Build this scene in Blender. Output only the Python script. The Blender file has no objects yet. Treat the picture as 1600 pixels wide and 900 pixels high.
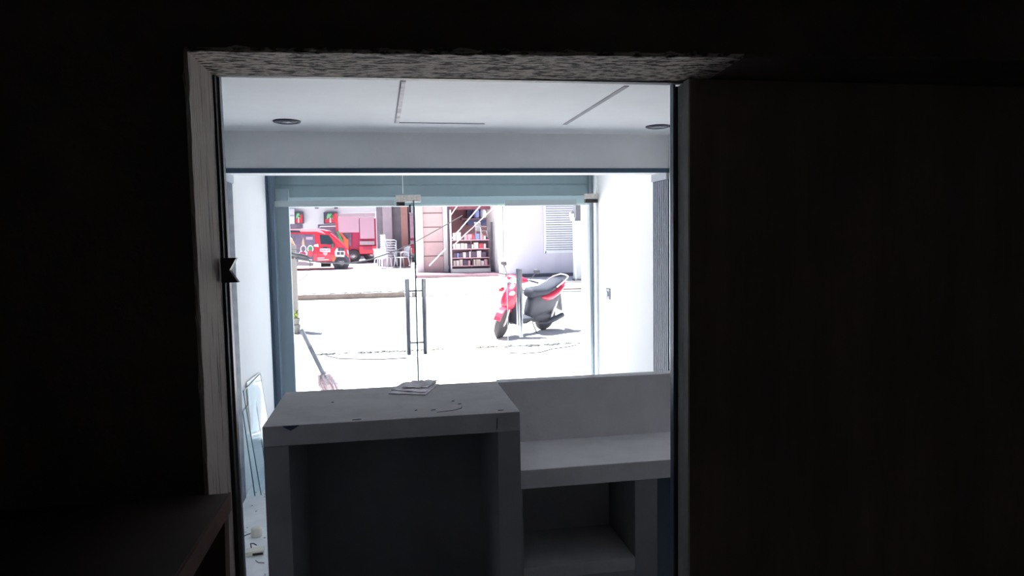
import bpy, bmesh, math, random
import numpy as np
from mathutils import Vector, Matrix
random.seed(7)
PI = math.pi
C = bpy.context.scene.collection
S = bpy.context.scene

# ------------------------------------------------------------------ camera
EYE = 1.65
FPX = 1102.85                       # focal length in pixels of the 1600 px wide frame
YAW, PITCH, ROLL = 0.17213, 0.0713, 0.01703
fw = Vector((math.sin(YAW)*math.cos(PITCH), math.cos(YAW)*math.cos(PITCH), -math.sin(PITCH)))
rt = Vector((math.cos(YAW), -math.sin(YAW), 0))
dn = fw.cross(rt)
r2 = rt*math.cos(ROLL) + dn*math.sin(ROLL)
d2 = -rt*math.sin(ROLL) + dn*math.cos(ROLL)
cam_data = bpy.data.cameras.new('camera')
cam = bpy.data.objects.new('camera', cam_data); C.objects.link(cam)
cam.matrix_world = Matrix(((r2.x, -d2.x, -fw.x, 0), (r2.y, -d2.y, -fw.y, 0), (r2.z, -d2.z, -fw.z, EYE), (0, 0, 0, 1)))
cam_data.sensor_width = 36; cam_data.lens = FPX/1600*36
cam_data.clip_start = 0.02; cam_data.clip_end = 300
S.camera = cam

# ------------------------------------------------------------------ sky, sun, exposure
world = bpy.data.worlds.new('sky'); S.world = world; world.use_nodes = True
wn = world.node_tree; wn.nodes.clear()
wo = wn.nodes.new('ShaderNodeOutputWorld'); wb = wn.nodes.new('ShaderNodeBackground')
sk = wn.nodes.new('ShaderNodeTexSky'); sk.sky_type = 'NISHITA'; sk.sun_disc = False
sk.sun_elevation = math.radians(66); sk.sun_rotation = math.radians(-25); sk.dust_density = 1.5
wn.links.new(sk.outputs[0], wb.inputs[0]); wn.links.new(wb.outputs[0], wo.inputs[0])
wb.inputs[1].default_value = 0.06
sd = bpy.data.lights.new('sun', 'SUN'); sd.energy = 12; sd.angle = 0.02; sd.color = (1, .97, .95)
sun = bpy.data.objects.new('sun', sd); C.objects.link(sun)
sun.location = (-6, 10, 20)
sdir = Vector((-0.30, 0.35, 1.0)).normalized()        # towards the sun: high, from the left
sun.rotation_euler = sdir.to_track_quat('Z', 'Y').to_euler()
S.view_settings.view_transform = 'Standard'; S.view_settings.look = 'None'
S.view_settings.gamma = 1; S.view_settings.use_curve_mapping = False
S.view_settings.exposure = 1.42
S.cycles.max_bounces = 14; S.cycles.diffuse_bounces = 8; S.cycles.glossy_bounces = 4
S.cycles.transparent_max_bounces = 16; S.cycles.transmission_bounces = 6
S.cycles.sample_clamp_indirect = 12
S.cycles.caustics_reflective = False; S.cycles.caustics_refractive = False

def at(x, y, Y):
    """the point of the plane at distance Y seen at photograph position x, y"""
    d = r2*((x-800)/FPX) + d2*((y-450)/FPX) + fw
    return Vector((0, 0, EYE)) + d*(Y/d.y)
def X_(x, y, Y): return at(x, y, Y).x
def Z_(x, y, Y): return at(x, y, Y).z

# ------------------------------------------------------------------ materials
def mat(name, col, rough=.6, metal=0, var=0, scale=8, bump=0, bscale=40, spec=.5, col2=None, stretch=None, coat=0, ramp=(.36, .64)):
    m = bpy.data.materials.new(name); m.use_nodes = True
    nt = m.node_tree; b = nt.nodes['Principled BSDF']
    b.inputs['Base Color'].default_value = (*col, 1); b.inputs['Roughness'].default_value = rough
    b.inputs['Metallic'].default_value = metal; b.inputs['Specular IOR Level'].default_value = spec
    b.inputs['Coat Weight'].default_value = coat
    if var or bump or col2:
        tc = nt.nodes.new('ShaderNodeTexCoord'); mp = nt.nodes.new('ShaderNodeMapping')
        nt.links.new(tc.outputs['Object'], mp.inputs[0])
        if stretch: mp.inputs['Scale'].default_value = stretch
    if var or col2:
        n = nt.nodes.new('ShaderNodeTexNoise'); n.inputs['Scale'].default_value = scale; n.inputs['Detail'].default_value = 8
        n.inputs['Roughness'].default_value = .65
        r = nt.nodes.new('ShaderNodeValToRGB'); r.color_ramp.elements[0].position = ramp[0]; r.color_ramp.elements[1].position = ramp[1]
        c2 = col2 or tuple(c*(1-var) for c in col)
        r.color_ramp.elements[0].color = (*c2, 1); r.color_ramp.elements[1].color = (*col, 1)
        nt.links.new(mp.outputs[0], n.inputs[0]); nt.links.new(n.outputs[0], r.inputs[0]); nt.links.new(r.outputs[0], b.inputs['Base Color'])
    if bump:
        n = nt.nodes.new('ShaderNodeTexNoise'); n.inputs['Scale'].default_value = bscale; n.inputs['Detail'].default_value = 6
        bp = nt.nodes.new('ShaderNodeBump'); bp.inputs['Strength'].default_value = bump; bp.inputs['Distance'].default_value = .01
        nt.links.new(mp.outputs[0], n.inputs[0]); nt.links.new(n.outputs[0], bp.inputs['Height']); nt.links.new(bp.outputs[0], b.inputs['Normal'])
    return m
def glass_mat(name, tint, refl=1.45):
    m = bpy.data.materials.new(name); m.use_nodes = True; nt = m.node_tree; nt.nodes.clear()
    o = nt.nodes.new('ShaderNodeOutputMaterial'); mx = nt.nodes.new('ShaderNodeMixShader')
    t = nt.nodes.new('ShaderNodeBsdfTransparent'); t.inputs[0].default_value = (*tint, 1)
    g = nt.nodes.new('ShaderNodeBsdfGlossy'); g.inputs['Roughness'].default_value = .02
    f = nt.nodes.new('ShaderNodeFresnel'); f.inputs[0].default_value = refl
    ge = nt.nodes.new('ShaderNodeNewGeometry'); mt = nt.nodes.new('ShaderNodeMath'); mt.operation = 'SUBTRACT'; mt.inputs[0].default_value = 1
    mu = nt.nodes.new('ShaderNodeMath'); mu.operation = 'MULTIPLY'
    nt.links.new(ge.outputs['Backfacing'], mt.inputs[1]); nt.links.new(mt.outputs[0], mu.inputs[0]); nt.links.new(f.outputs[0], mu.inputs[1])
    nt.links.new(mu.outputs[0], mx.inputs[0]); nt.links.new(t.outputs[0], mx.inputs[1]); nt.links.new(g.outputs[0], mx.inputs[2])
    nt.links.new(mx.outputs[0], o.inputs[0]); return m
M = {}
M['white'] = mat('white_paint', (.84, .85, .86), .7, var=.05, scale=3, bump=.08)
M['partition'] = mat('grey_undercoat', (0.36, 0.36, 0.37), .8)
M['ceil'] = mat('ceiling_paint', (.84, .85, .86), .75, var=.06, scale=2.2, bump=.05)
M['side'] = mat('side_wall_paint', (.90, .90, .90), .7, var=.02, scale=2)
M['leftwall'] = mat('left_wall_shaded_paint', (.64, .66, .68), .7, var=.03, scale=2)  # side wall colour darkened: the dimmer light on this wall painted in
M['navy'] = mat('navy_aluminium', (.035, .075, .12), .4, .2)
M['bluegrey'] = mat('blue_grey_aluminium', (.10, .14, .19), .4, .3)
M['teal'] = mat('grey_teal_metal', (.50, .57, .57), .6, 0, var=.1, scale=3)
M['shut'] = mat('shutter_metal', (.33, .43, .42), .5, .1, var=.12, scale=2)
M['shutbar'] = mat('pale_shutter_bar', (.62, .76, .72), .5)
M['rail'] = mat('satin_rail', (.36, .42, .44), .5, .2)
M['steel'] = mat('brushed_steel', (.42, .41, .44), .32, .75)
M['plate'] = mat('brushed_plate', (.62, .58, .54), .45, .3, var=.3, scale=60)
M['black'] = mat('black_plastic', (.012, .012, .013), .5)
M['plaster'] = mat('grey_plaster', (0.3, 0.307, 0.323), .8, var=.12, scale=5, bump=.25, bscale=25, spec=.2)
M['plaster_top'] = mat('lit_plaster', (.50, .50, .52), .85, var=.16, scale=6, bump=.3, bscale=30, spec=.2)  # paler grey plaster with light on tops and niche painted in
M['floor'] = mat('dusty_white_tile', (.82, .85, .88), .6, var=.12, scale=9, bump=.1)
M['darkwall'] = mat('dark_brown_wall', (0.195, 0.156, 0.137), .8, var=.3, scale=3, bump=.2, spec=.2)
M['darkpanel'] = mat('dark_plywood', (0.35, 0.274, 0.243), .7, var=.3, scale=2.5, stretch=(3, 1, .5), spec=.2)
M['darkfloor'] = mat('dark_concrete', (.06, .055, .05), .8, var=.3)
M['lintel'] = mat('flaking_painted_concrete', (.76, .66, .61), .85, bump=.8, bscale=60, scale=34, col2=(0.081, 0.0675, 0.0607), stretch=(1, 3, 3), ramp=(.44, .53), spec=.2)
M['jamb'] = mat('worn_painted_wood', (.60, .53, .49), .8, bump=.5, bscale=30, scale=12, col2=(0.213, 0.188, 0.175), stretch=(6, 6, .4), ramp=(.36, .46), spec=.2)
M['postgrey'] = mat('grey_post_paint', (0.3, 0.3, 0.3), .8, var=.2, scale=6, bump=.2)
M['redwood'] = mat('red_brown_wood', (0.14, 0.0525, 0.0455), .6, var=.3, scale=6, stretch=(1, 4, 4))
M['redtop'] = mat('worn_brown_tabletop', (0.0848, 0.0576, 0.0499), .6, var=.35, scale=5)
M['glass'] = glass_mat('tinted_glass', (.865, .90, .935))
M['clear'] = glass_mat('clear_glass', (.93, .97, .98), 1.08)
M['edge'] = mat('dark_glass_edge', (.08, .16, .17), .3)
M['seam'] = mat('bright_seam', (.85, .9, .9), .4)
M['slat'] = mat('pale_slat', (.42, .45, .50), .5)
M['slatnavy'] = mat('navy_backing', (.03, .055, .10), .6)
M['whitepatch'] = mat('white_patch', (.92, .93, .93), .6)
M['paper'] = mat('crumpled_paper', (.93, .91, .95), .7, bump=.5, bscale=30, scale=22, col2=(.6, .56, .62))
M['cream'] = mat('cream_plastic', (.72, .70, .62), .5)
M['darkwire'] = mat('dark_wire', (.03, .04, .06), .5)
M['road'] = mat('pale_concrete_road', (.62, .60, .58), .9, var=.06, scale=.8, spec=.1)
M['pave'] = mat('pale_pavement', (.66, .64, .62), .9, var=.05, scale=1.5, spec=.1)
M['kerb'] = mat('dusty_kerb', (0.163, 0.124, 0.107), .9, col2=(0.234, 0.189, 0.169), scale=3, spec=.1)
M['gravel'] = mat('kerb_debris', (0.077, 0.0735, 0.07), .9, col2=(0.175, 0.175, 0.161), scale=6)
M['crack'] = mat('dark_joint', (.20, .19, .19), .9)
M['lilac'] = mat('lilac_white_render', (0.589, 0.547, 0.631), .9, var=.10, scale=.5)
M['lilacbase'] = mat('grey_skirting', (0.1, 0.095, 0.12), .9)
M['louvre'] = mat('white_louvre', (0.683, 0.673, 0.703), .7)
M['louvregap'] = mat('louvre_shadow', (0.34, 0.328, 0.401), .8)
M['poleg'] = mat('grey_concrete_pole', (0.125, 0.125, 0.14), .9, var=.2, scale=4)
M['polew'] = mat('white_painted_pole', (0.484, 0.492, 0.523), .9, var=.05, scale=3)
M['bwhite'] = mat('white_facade', (0.615, 0.615, 0.63), .9)
M['pinktile'] = mat('pink_tile', (0.52, 0.372, 0.39), .6, var=.12, scale=1.5)
M['joint'] = mat('tile_joint', (0.15, 0.09, 0.1), .9)
M['orange_tile'] = mat('salmon_tile', (0.423, 0.22, 0.195), .7, var=.1)
M['greywall'] = mat('stained_grey_wall', (0.231, 0.21, 0.241), .9, var=.3, scale=1.5)
M['greypink'] = mat('grey_pink_pillar', (0.41, 0.331, 0.37), .9, var=.15, scale=2)
M['maroon'] = mat('maroon_ceiling', (0.2, 0.0624, 0.0936), .8, var=.2)
M['brownin'] = mat('brown_interior', (0.247, 0.131, 0.146), .8, var=.3, scale=1)
M['navyglass'] = mat('blue_shop_window', (.06, .08, .19), .4, var=.3)
M['pinkfloor'] = mat('pink_porch_floor', (0.24, 0.15, 0.19), .8, var=.1)
M['dkdoor'] = mat('dark_doorway', (.06, .055, .09), .7)
M['wplastic'] = mat('white_plastic', (0.56, 0.56, 0.608), .5)
M['rope'] = mat('white_rope', (.75, .74, .77), .7)
M['cablegrey'] = mat('grey_cable', (0.04, 0.04, 0.045), .6)
M['red'] = mat('red_bodywork', (.55, .02, .045), .35, coat=.3)
M['redpale'] = mat('sunlit_pink_roof', (.78, .35, .38), .4)  # pale red with the sun's highlight on the van roof mixed in
M['pinkpanel'] = mat('pink_panel', (0.465, 0.3, 0.375), .7)
M['darkred'] = mat('dark_red_metal', (0.364, 0.0195, 0.078), .5)
M['orange'] = mat('orange_paint', (.62, .16, .05), .5, col2=(.5, .06, .05), scale=3)
M['green'] = mat('green_paint', (0.065, 0.26, 0.117), .5, var=.3)
M['palegreen'] = mat('pale_green_paint', (0.165, 0.465, 0.21), .6)
M['tyre'] = mat('tyre_rubber', (0.0525, 0.051, 0.057), .85)
M['hub'] = mat('wheel_metal', (.45, .43, .45), .4, .4)
M['vglass'] = mat('dark_vehicle_glass', (.025, .04, .05), .12, spec=.8)
M['vdark'] = mat('dark_vehicle_interior', (0.075, 0.075, 0.12), .7, col2=(0.18, 0.12, 0.18), scale=3)
M['skin'] = mat('tan_paint', (.55, .35, .25), .6)
M['decalw'] = mat('white_decal', (.75, .70, .74), .5)
M['decalk'] = mat('dark_decal', (.05, .05, .08), .5)
M['scgrey'] = mat('grey_scooter_plastic', (.050, .052, .065), .55, var=.2, scale=8)
M['scseat'] = mat('dark_vinyl', (.045, .047, .06), .7, spec=.2)
M['scred'] = mat('red_scooter_plastic', (.50, .025, .06), .3, coat=.4)
M['lampred'] = mat('red_lens', (.70, .005, .02), .2)
M['lens'] = mat('pale_lens', (.6, .65, .68), .15)
M['pot'] = mat('grey_pot', (0.18, 0.174, 0.156), .8)
M['leaf'] = mat('yellow_green_leaf', (.25, .30, .07), .7, var=.3, scale=10)
M['mopstr'] = mat('mop_strings', (.75, .42, .44), .9, col2=(.92, .88, .86), scale=60)
M['mopgrey'] = mat('grey_handle', (.26, .26, .28), .6)
M['creampost'] = mat('cream_painted_post', (0.234, 0.211, 0.195), .8, var=.05)
PK = [mat('pack_'+n, c, .6) for n, c in (('white', (.66, .6, .62)), ('cream', (.6, .5, .45)), ('pink', (.6, .3, .36)), ('dark', (.10, .07, .12)), ('blue', (.2, .25, .5)), ('red', (.45, .06, .1)))]
M['rack'] = mat('dark_rack', (0.13, 0.078, 0.104), .6)
M['innerpaint'] = mat('old_white_paint', (.75, .73, .70), .8)
M['plaster_light'] = mat('brighter_lit_plaster', (.76, .76, .79), .85, var=.10, scale=5, bump=.2, bscale=30, spec=.2)  # palest plaster copy; light reaching desktop and upstand put into the colour
M['rackpink'] = mat('pink_shelf_edge', (0.78, 0.455, 0.546), .6)

# ------------------------------------------------------------------ helpers
def obj(name, bm, m, parent=None, smooth=False, bevel=0):
    me = bpy.data.meshes.new(name); bm.normal_update(); bm.to_mesh(me); bm.free()
    for mm in (m if isinstance(m, (list, tuple)) else [m]): me.materials.append(mm)
    if smooth:
        for p in me.polygons: p.use_smooth = True
    o = bpy.data.objects.new(name, me); C.objects.link(o)
    if parent is not None: o.parent = parent
    if bevel:
        b = o.modifiers.new('bevel', 'BEVEL'); b.width = bevel; b.segments = 2; b.limit_method = 'ANGLE'
    return o
def tag(o, label=None, cat=None, group=None, kind=None):
    if label: o['label'] = label
    if cat: o['category'] = cat
    if group: o['group'] = group
    if kind: o['kind'] = kind
    return o
def thing(name, label, cat, loc=(0, 0, 0), rz=0, group=None):
    o = bpy.data.objects.new(name, None); C.objects.link(o); o.empty_display_size = .05
    o.location = loc; o.rotation_euler = (0, 0, rz); return tag(o, label, cat, group)
def struct(name, bm, m, parent=None, **k):
    o = obj(name, bm, m, parent, **k); o['kind'] = 'structure'; return o
def bx(bm, x0, x1, y0, y1, z0, z1, mi=0):
    x0, x1 = sorted((x0, x1)); y0, y1 = sorted((y0, y1)); z0, z1 = sorted((z0, z1))
    v = [bm.verts.new(p) for p in ((x0,y0,z0),(x1,y0,z0),(x1,y1,z0),(x0,y1,z0),(x0,y0,z1),(x1,y0,z1),(x1,y1,z1),(x0,y1,z1))]
    for f in ((0,3,2,1),(4,5,6,7),(0,1,5,4),(1,2,6,5),(2,3,7,6),(3,0,4,7)):
        bm.faces.new([v[i] for i in f]).material_index = mi
def B(*boxes):
    bm = bmesh.new()
    for b in boxes: bx(bm, *b)
    return bm
def prism(pts, a0, a1, axis='y', bm=None, mi=0):
    """outline pts in the plane across `axis`, extruded a0..a1"""
    bm = bm or bmesh.new()
    def P(p, a): return {'y': (p[0], a, p[1]), 'x': (a, p[0], p[1]), 'z': (p[0], p[1], a)}[axis]
    v0 = [bm.verts.new(P(p, a0)) for p in pts]; v1 = [bm.verts.new(P(p, a1)) for p in pts]
    n = len(pts); fs = [bm.faces.new(v0), bm.faces.new(v1[::-1])]
    for i in range(n): fs.append(bm.faces.new((v0[i], v1[i], v1[(i+1) % n], v0[(i+1) % n])))
    for f in fs: f.material_index = mi
    bmesh.ops.recalc_face_normals(bm, faces=fs); return bm
def tube(pts, r, n=10, bm=None):
    bm = bm or bmesh.new(); pts = [Vector(p) for p in pts]; rings = []
    rs = r if isinstance(r, (list, tuple)) else [r]*len(pts)
    for i, p in enumerate(pts):
        d = (pts[min(i+1, len(pts)-1)] - pts[max(i-1, 0)]).normalized()
        u = d.cross(Vector((0, 0, 1))) if abs(d.z) < .95 else d.cross(Vector((1, 0, 0)))
        u.normalize(); w = d.cross(u)
        rings.append([bm.verts.new(p + (u*math.cos(2*PI*k/n) + w*math.sin(2*PI*k/n))*rs[i]) for k in range(n)])
    fs = []
    for a, b in zip(rings, rings[1:]):
        for k in range(n): fs.append(bm.faces.new((a[k], a[(k+1) % n], b[(k+1) % n], b[k])))
    fs.append(bm.faces.new(rings[0][::-1])); fs.append(bm.faces.new(rings[-1]))
    bmesh.ops.recalc_face_normals(bm, faces=fs); return bm
def lathe(prof, n=24, bm=None, c=(0, 0, 0), axis='z'):
    """profile (radius, height) turned about axis"""
    bm = bm or bmesh.new(); rings = []
    for r, h in prof:
        ring = []
        for k in range(n):
            a = 2*PI*k/n; p = (r*math.cos(a), r*math.sin(a), h)
            if axis == 'y': p = (p[0], p[2], p[1])
            ring.append(bm.verts.new(Vector(p) + Vector(c)))
        rings.append(ring)
    fs = []
    for a, b in zip(rings, rings[1:]):
        for k in range(n): fs.append(bm.faces.new((a[k], a[(k+1) % n], b[(k+1) % n], b[k])))
    fs.append(bm.faces.new(rings[0])); fs.append(bm.faces.new(rings[-1]))
    bmesh.ops.recalc_face_normals(bm, faces=fs); return bm
def loft(secs, n=16, bm=None, e=2.6):
    """sections (x, z, half width, half height) joined along x, superellipse outline"""
    bm = bm or bmesh.new(); rings = []
    for s in secs:
        x, z, w, h = s[:4]; tilt = s[4] if len(s) > 4 else 0; ring = []
        for k in range(n):
            a = 2*PI*k/n; c, t = math.cos(a), math.sin(a)
            yy = w*math.copysign(abs(c)**(2/e), c); zz = h*math.copysign(abs(t)**(2/e), t)
            ring.append(bm.verts.new((x + zz*math.sin(tilt), yy, z + zz*math.cos(tilt))))
        rings.append(ring)
    fs = []
    for a, b in zip(rings, rings[1:]):
        for k in range(n): fs.append(bm.faces.new((a[k], a[(k+1) % n], b[(k+1) % n], b[k])))
    fs.append(bm.faces.new(rings[0])); fs.append(bm.faces.new(rings[-1]))
    bmesh.ops.recalc_face_normals(bm, faces=fs); return bm
def sag(a, b, drop, n=14):
    a, b = Vector(a), Vector(b)
    return [a.lerp(b, i/n) - Vector((0, 0, drop*4*(i/n)*(1-i/n))) for i in range(n+1)]

# ================================================================== SETTING: dark room with the camera
XL, XR = -.961, 1.829               # inner faces of the shop's side walls
WF, WB = 1.40, 1.588                # front and back of the thick wall with the opening
OX = -.352; OZ = 2.000              # opening's left edge and top edge
RX = 2.35                           # opening's right end, behind the dark panel
struct('wall_left', B((-2.6, -2.45, -2.2, 1.4, 0, 2.8)), M['innerpaint'])
struct('wall_right', B((2.9, 3.05, -2.2, 1.4, 0, 2.8)), M['innerpaint'])
struct('wall_back', B((-2.6, 3.05, -2.35, -2.2, 0, 2.8)), M['innerpaint'])
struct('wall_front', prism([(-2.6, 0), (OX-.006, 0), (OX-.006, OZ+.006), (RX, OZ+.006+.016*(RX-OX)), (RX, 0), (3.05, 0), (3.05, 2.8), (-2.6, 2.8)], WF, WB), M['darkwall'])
struct('ceiling', B((-2.6, 3.05, -2.35, WB, 2.8, 2.95)), M['innerpaint'])
struct('floor', B((-2.6, 3.05, -2.35, WB, -.15, 0)), M['innerpaint'])
# worn reveals of the opening (lit from the shop side)
def rough_slab(x0, x1, y0, y1, z0, z1, seg, amp, axis, seed):
    """box whose camera-side arris is chipped along its length"""
    rnd = random.Random(seed); bm = bmesh.new(); rings = []
    for i in range(seg+1):
        t = i/seg; c = amp*rnd.random()**2; d = amp*.5*rnd.random()
        if axis == 'x':
            x = x0+(x1-x0)*t
            zf_ = z0+.016*(x-x0); zr_ = z0+.0068*(x-x0)
            ring = [(x, y1, zr_), (x, y0+c, zf_), (x, y0, zf_+c+d), (x, y0, z1+.016*(x-x0)), (x, y1, z1+.016*(x-x0))]
        else:
            z = z0+(z1-z0)*t
            ring = [(x1, y1, z), (x1, y0+c, z), (x1-c-d, y0, z), (x0, y0, z), (x0, y1, z)]
        rings.append([bm.verts.new(p) for p in ring])
    fs = []
    for a, b in zip(rings, rings[1:]):
        for k in range(5): fs.append(bm.faces.new((a[k], a[(k+1) % 5], b[(k+1) % 5], b[k])))
    fs.append(bm.faces.new(rings[0])); fs.append(bm.faces.new(rings[-1]))
    bmesh.ops.recalc_face_normals(bm, faces=fs); return bm
t1 = struct('trim_1', rough_slab(OX-.005, RX, WF-.001, WB, OZ, OZ+.007, 150, .010, 'x', 3), [M['lintel'], M['darkwall']])
for p in t1.data.polygons: p.material_index = 1 if p.center.x > .74 else 0    # light falloff beyond the post painted as the darker wall colour
struct('trim_2', rough_slab(OX-.007, OX, WF-.001, WB, 0, OZ, 90, .007, 'z', 5), M['jamb'])
# black stop behind the reveal, then the thin metal frame on the shop side
xa, xb = X_(337, 116, 1.60), X_(371, 800, 1.60)
zt = Z_(337, 119, 1.60)
struct('trim_3', prism([(OX-.03, 0), (xb+.006, 0), (xa, zt), (OX-.03, zt)], WB+.001, WB+.02), M['black'])
zt2 = Z_(1045, 131, 1.60)
struct('trim_4', prism([(OX-.03, zt), (xa, zt), (1.0, zt+(zt2-zt)*(1.0-xa)/(X_(1045, 131, 1.60)-xa)), (1.0, OZ+.06), (OX-.03, OZ+.06)], WB+.001, WB+.02), M['black'])
xr = X_(1047, 300, 1.63); xr2 = X_(1055.5, 300, 1.61)
M['alu'] = mat('grey_aluminium', (.30, .31, .34), .45, .4)
zf = Z_(700, 126, 1.63)
struct('trim_5', prism([(xa-.04, 0), (xb+.0045+.006, 0), (xa+.0045, zf+.03), (xa-.04, zf+.03)], WB+.021, 1.63, bm=B((xa+.0046, xr, WB+.021, 1.63, zf, zf+.03))), M['alu'])
struct('trim_6', B((xr, xr2, 1.61, 1.63, 0, zf+.03)), M['bluegrey'])
PX = X_(1058, 400, 1.61)
struct('trim_7', B((xr2, PX+.01, 1.606, 1.628, 0, OZ)), M['black'])
px = PX
struct('trim_8', B((PX, PX+.03, 1.576, 1.605, 0, OZ)), M['postgrey'])
# partition wall face on the shop side (white)
struct('wall_partition', B((-2.2, OX-.04, 1.631, 1.65, 0, 2.75), (OX-.04, px+.03, 1.631, 1.65, zf+.031, 2.75), (px+.03, 3.0, 1.631, 1.65, 0, 2.75)), M['partition'])
# dark panel closing the right part of the opening
t = thing('plywood_panel', 'tall dark brown board closing the right side of the opening', 'panel', (px, 1.545, 0))
obj('edge_band', B((0, .0015, 0, .03, .01, OZ+.004)), M['postgrey'], t)
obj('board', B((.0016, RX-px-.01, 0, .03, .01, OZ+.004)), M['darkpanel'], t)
obj('frame_edge', B((.0016, .03, -.004, -.0001, .01, OZ+.004)), M['darkpanel'], t)
# notched latch keeper on the left of the opening
k0, k1 = at(355, 403, 1.57), at(371, 441, 1.57)
zm = (k0.z+k1.z)/2; kx0 = k0.x-.012; kx1 = k1.x
tag(obj('latch_keeper', prism([(kx0, k0.z), (kx1+.001, k0.z), (kx0+.017, zm), (kx1+.003, k1.z), (kx0, k1.z)], 1.562, 1.580), M['black']),
    'small black notched metal keeper projecting from the left door jamb', 'latch')
# table in the dark room, its corner across the left jamb
tc = at(357, 770, 1.385); tz = tc.z
t = thing('side_table', 'reddish brown wooden table in the dark, corner against the left jamb', 'table', (tc.x, 1.385, 0))
W, D, TH = 1.25, .62, .03
obj('tabletop', B((-W, 0, -D, 0, tz-TH, tz)), M['redtop'], t, bevel=.002)
obj('edge_strip', B((0.0001, .004, -D, 0, tz-TH-.004, tz+.001)), M['redwood'], t)
obj('apron', B((-W+.06, -.02, -D+.05, -D+.07, tz-TH-.09, tz-TH), (-W+.06, -.02, -.04, -.02, tz-TH-.02, tz-TH), (-W+.04, -W+.06, -D+.05, -.02, tz-TH-.09, tz-TH)), M['redwood'], t)
for lx in (-W+.03, -.045):
    for ly in (-D+.03, -.04):
        obj('leg', B((lx, lx+.04, ly, ly+.035, 0, tz-TH)) if lx < -.1 else prism([(lx, tz-TH), (lx+.045, tz-TH), (lx+.02, 0), (lx-.015, 0)], ly, ly+.035), M['redwood'], t)

# ================================================================== SETTING: the shop
CZ = 2.305; BY0, BY1 = 4.43, 4.70; BZ = 2.067; GY = 6.05
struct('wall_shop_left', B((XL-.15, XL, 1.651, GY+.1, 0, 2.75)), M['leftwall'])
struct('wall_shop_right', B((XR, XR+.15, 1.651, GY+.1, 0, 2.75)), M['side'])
struct('floor_shop', B((XL-.15, XR+.15, WB, GY+.3, -.15, 0)), M['floor'])
cl = struct('ceiling_shop', B((XL-.15, XR+.15, 1.651, BY0+.01, CZ, CZ+.1)), M['ceil'])
struct('ceiling_entrance', B((XL-.15, XR+.15, BY1-.02, GY+.3, 2.55, 2.65)), M['ceil'])
struct('wall_bulkhead', B((XL, XR, BY0, BY1, BZ, CZ-.001), (XL, XR, BY1-.03, BY1, CZ-.001, 2.55)), M['white'])
struct('trim_9', B((XL, XR, BY0-.008, BY0, Z_(700, 270.3, BY0), Z_(700, 263, BY0))), M['navy'])
# unfinished strips on the ceiling
def cstrip(p, q, w, m, nm):
    a, b = [Vector((0, 0, EYE)) + (v - Vector((0, 0, EYE)))*((CZ-EYE)/(v.z-EYE)) for v in (at(*p, 4), at(*q, 4))]
    d = (b-a).normalized(); s = Vector((-d.y, d.x, 0))*w/2
    bm = prism([tuple((a+s).xy), tuple((b+s).xy), tuple((b-s).xy), tuple((a-s).xy)], CZ-.004, CZ-.0005, 'z')
    obj(nm, bm, m, cl)
M['tape'] = mat('joint_tape', (.78, .77, .78), .7, col2=(.42, .40, .42), scale=9)
M['tapeg'] = mat('grey_joint', (.40, .39, .42), .8, var=.2)
cstrip((630, 126), (620.6, 191), .022, M['tape'], 'joint_tape'); cstrip((626, 127), (617, 191), .006, M['tapeg'], 'joint_line')
cstrip((979, 134), (882.5, 194), .022, M['tapeg'], 'joint_tape'); cstrip((616, 191), (757, 193), .010, M['tapeg'], 'joint_line')
# downlights
def downlight(x, y, label):
    v = at(x, y, 4); p = Vector((0, 0, EYE)) + (v-Vector((0, 0, EYE)))*((CZ-EYE)/(v.z-EYE))
    t = thing('downlight', label, 'ceiling light', (p.x, p.y, CZ), 0, 'recessed ceiling downlights')
    obj('bezel', lathe([(.056, -.001), (.058, -.010), (.072, -.007), (.074, -.0005)], 32), M['decalk'], t, smooth=True)
    obj('reflector', lathe([(.055, -.003), (.04, .0), (.02, -.004)][::-1], 32, c=(0, 0, -.003)), M['steel'], t, smooth=True)
    obj('lamp_lens', lathe([(.026, -.006), (.02, -.010), (.002, -.012)], 24), M['lens'], t, smooth=True)
downlight(448, 189, 'round recessed downlight at the left of the white ceiling')
downlight(1028, 197, 'round recessed downlight at the right of the ceiling, cut by the door frame')
# slatted panels lining the portal under the bulkhead
def slat_panel(x, s, label):
    t = thing('slatted_wall_panel', label, 'wall panel', (x, BY0, 0), 0, 'vertical slat panels beside the portal')
    dy = BY1-BY0
    obj('backing', B((0, s*.006, 0, dy, 0, BZ-.05)), M['slatnavy'], t)
    bm = bmesh.new()
    for i in range(8):
        y = .004+i*(dy-.016)/7; bx(bm, s*.006, s*.0085, y, y+.008, 0.002, BZ-.055)
    obj('slats', bm, M['slat'], t)
    obj('top_rail', B((0, s*.018, 0, dy, BZ-.05, BZ-.001)), M['slat'], t)
slat_panel(XL, 1, 'narrow navy slatted panel beside the left jamb of the shop')
slat_panel(XR, -1, 'navy and grey slatted panel at the right edge of the shop opening')
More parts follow.
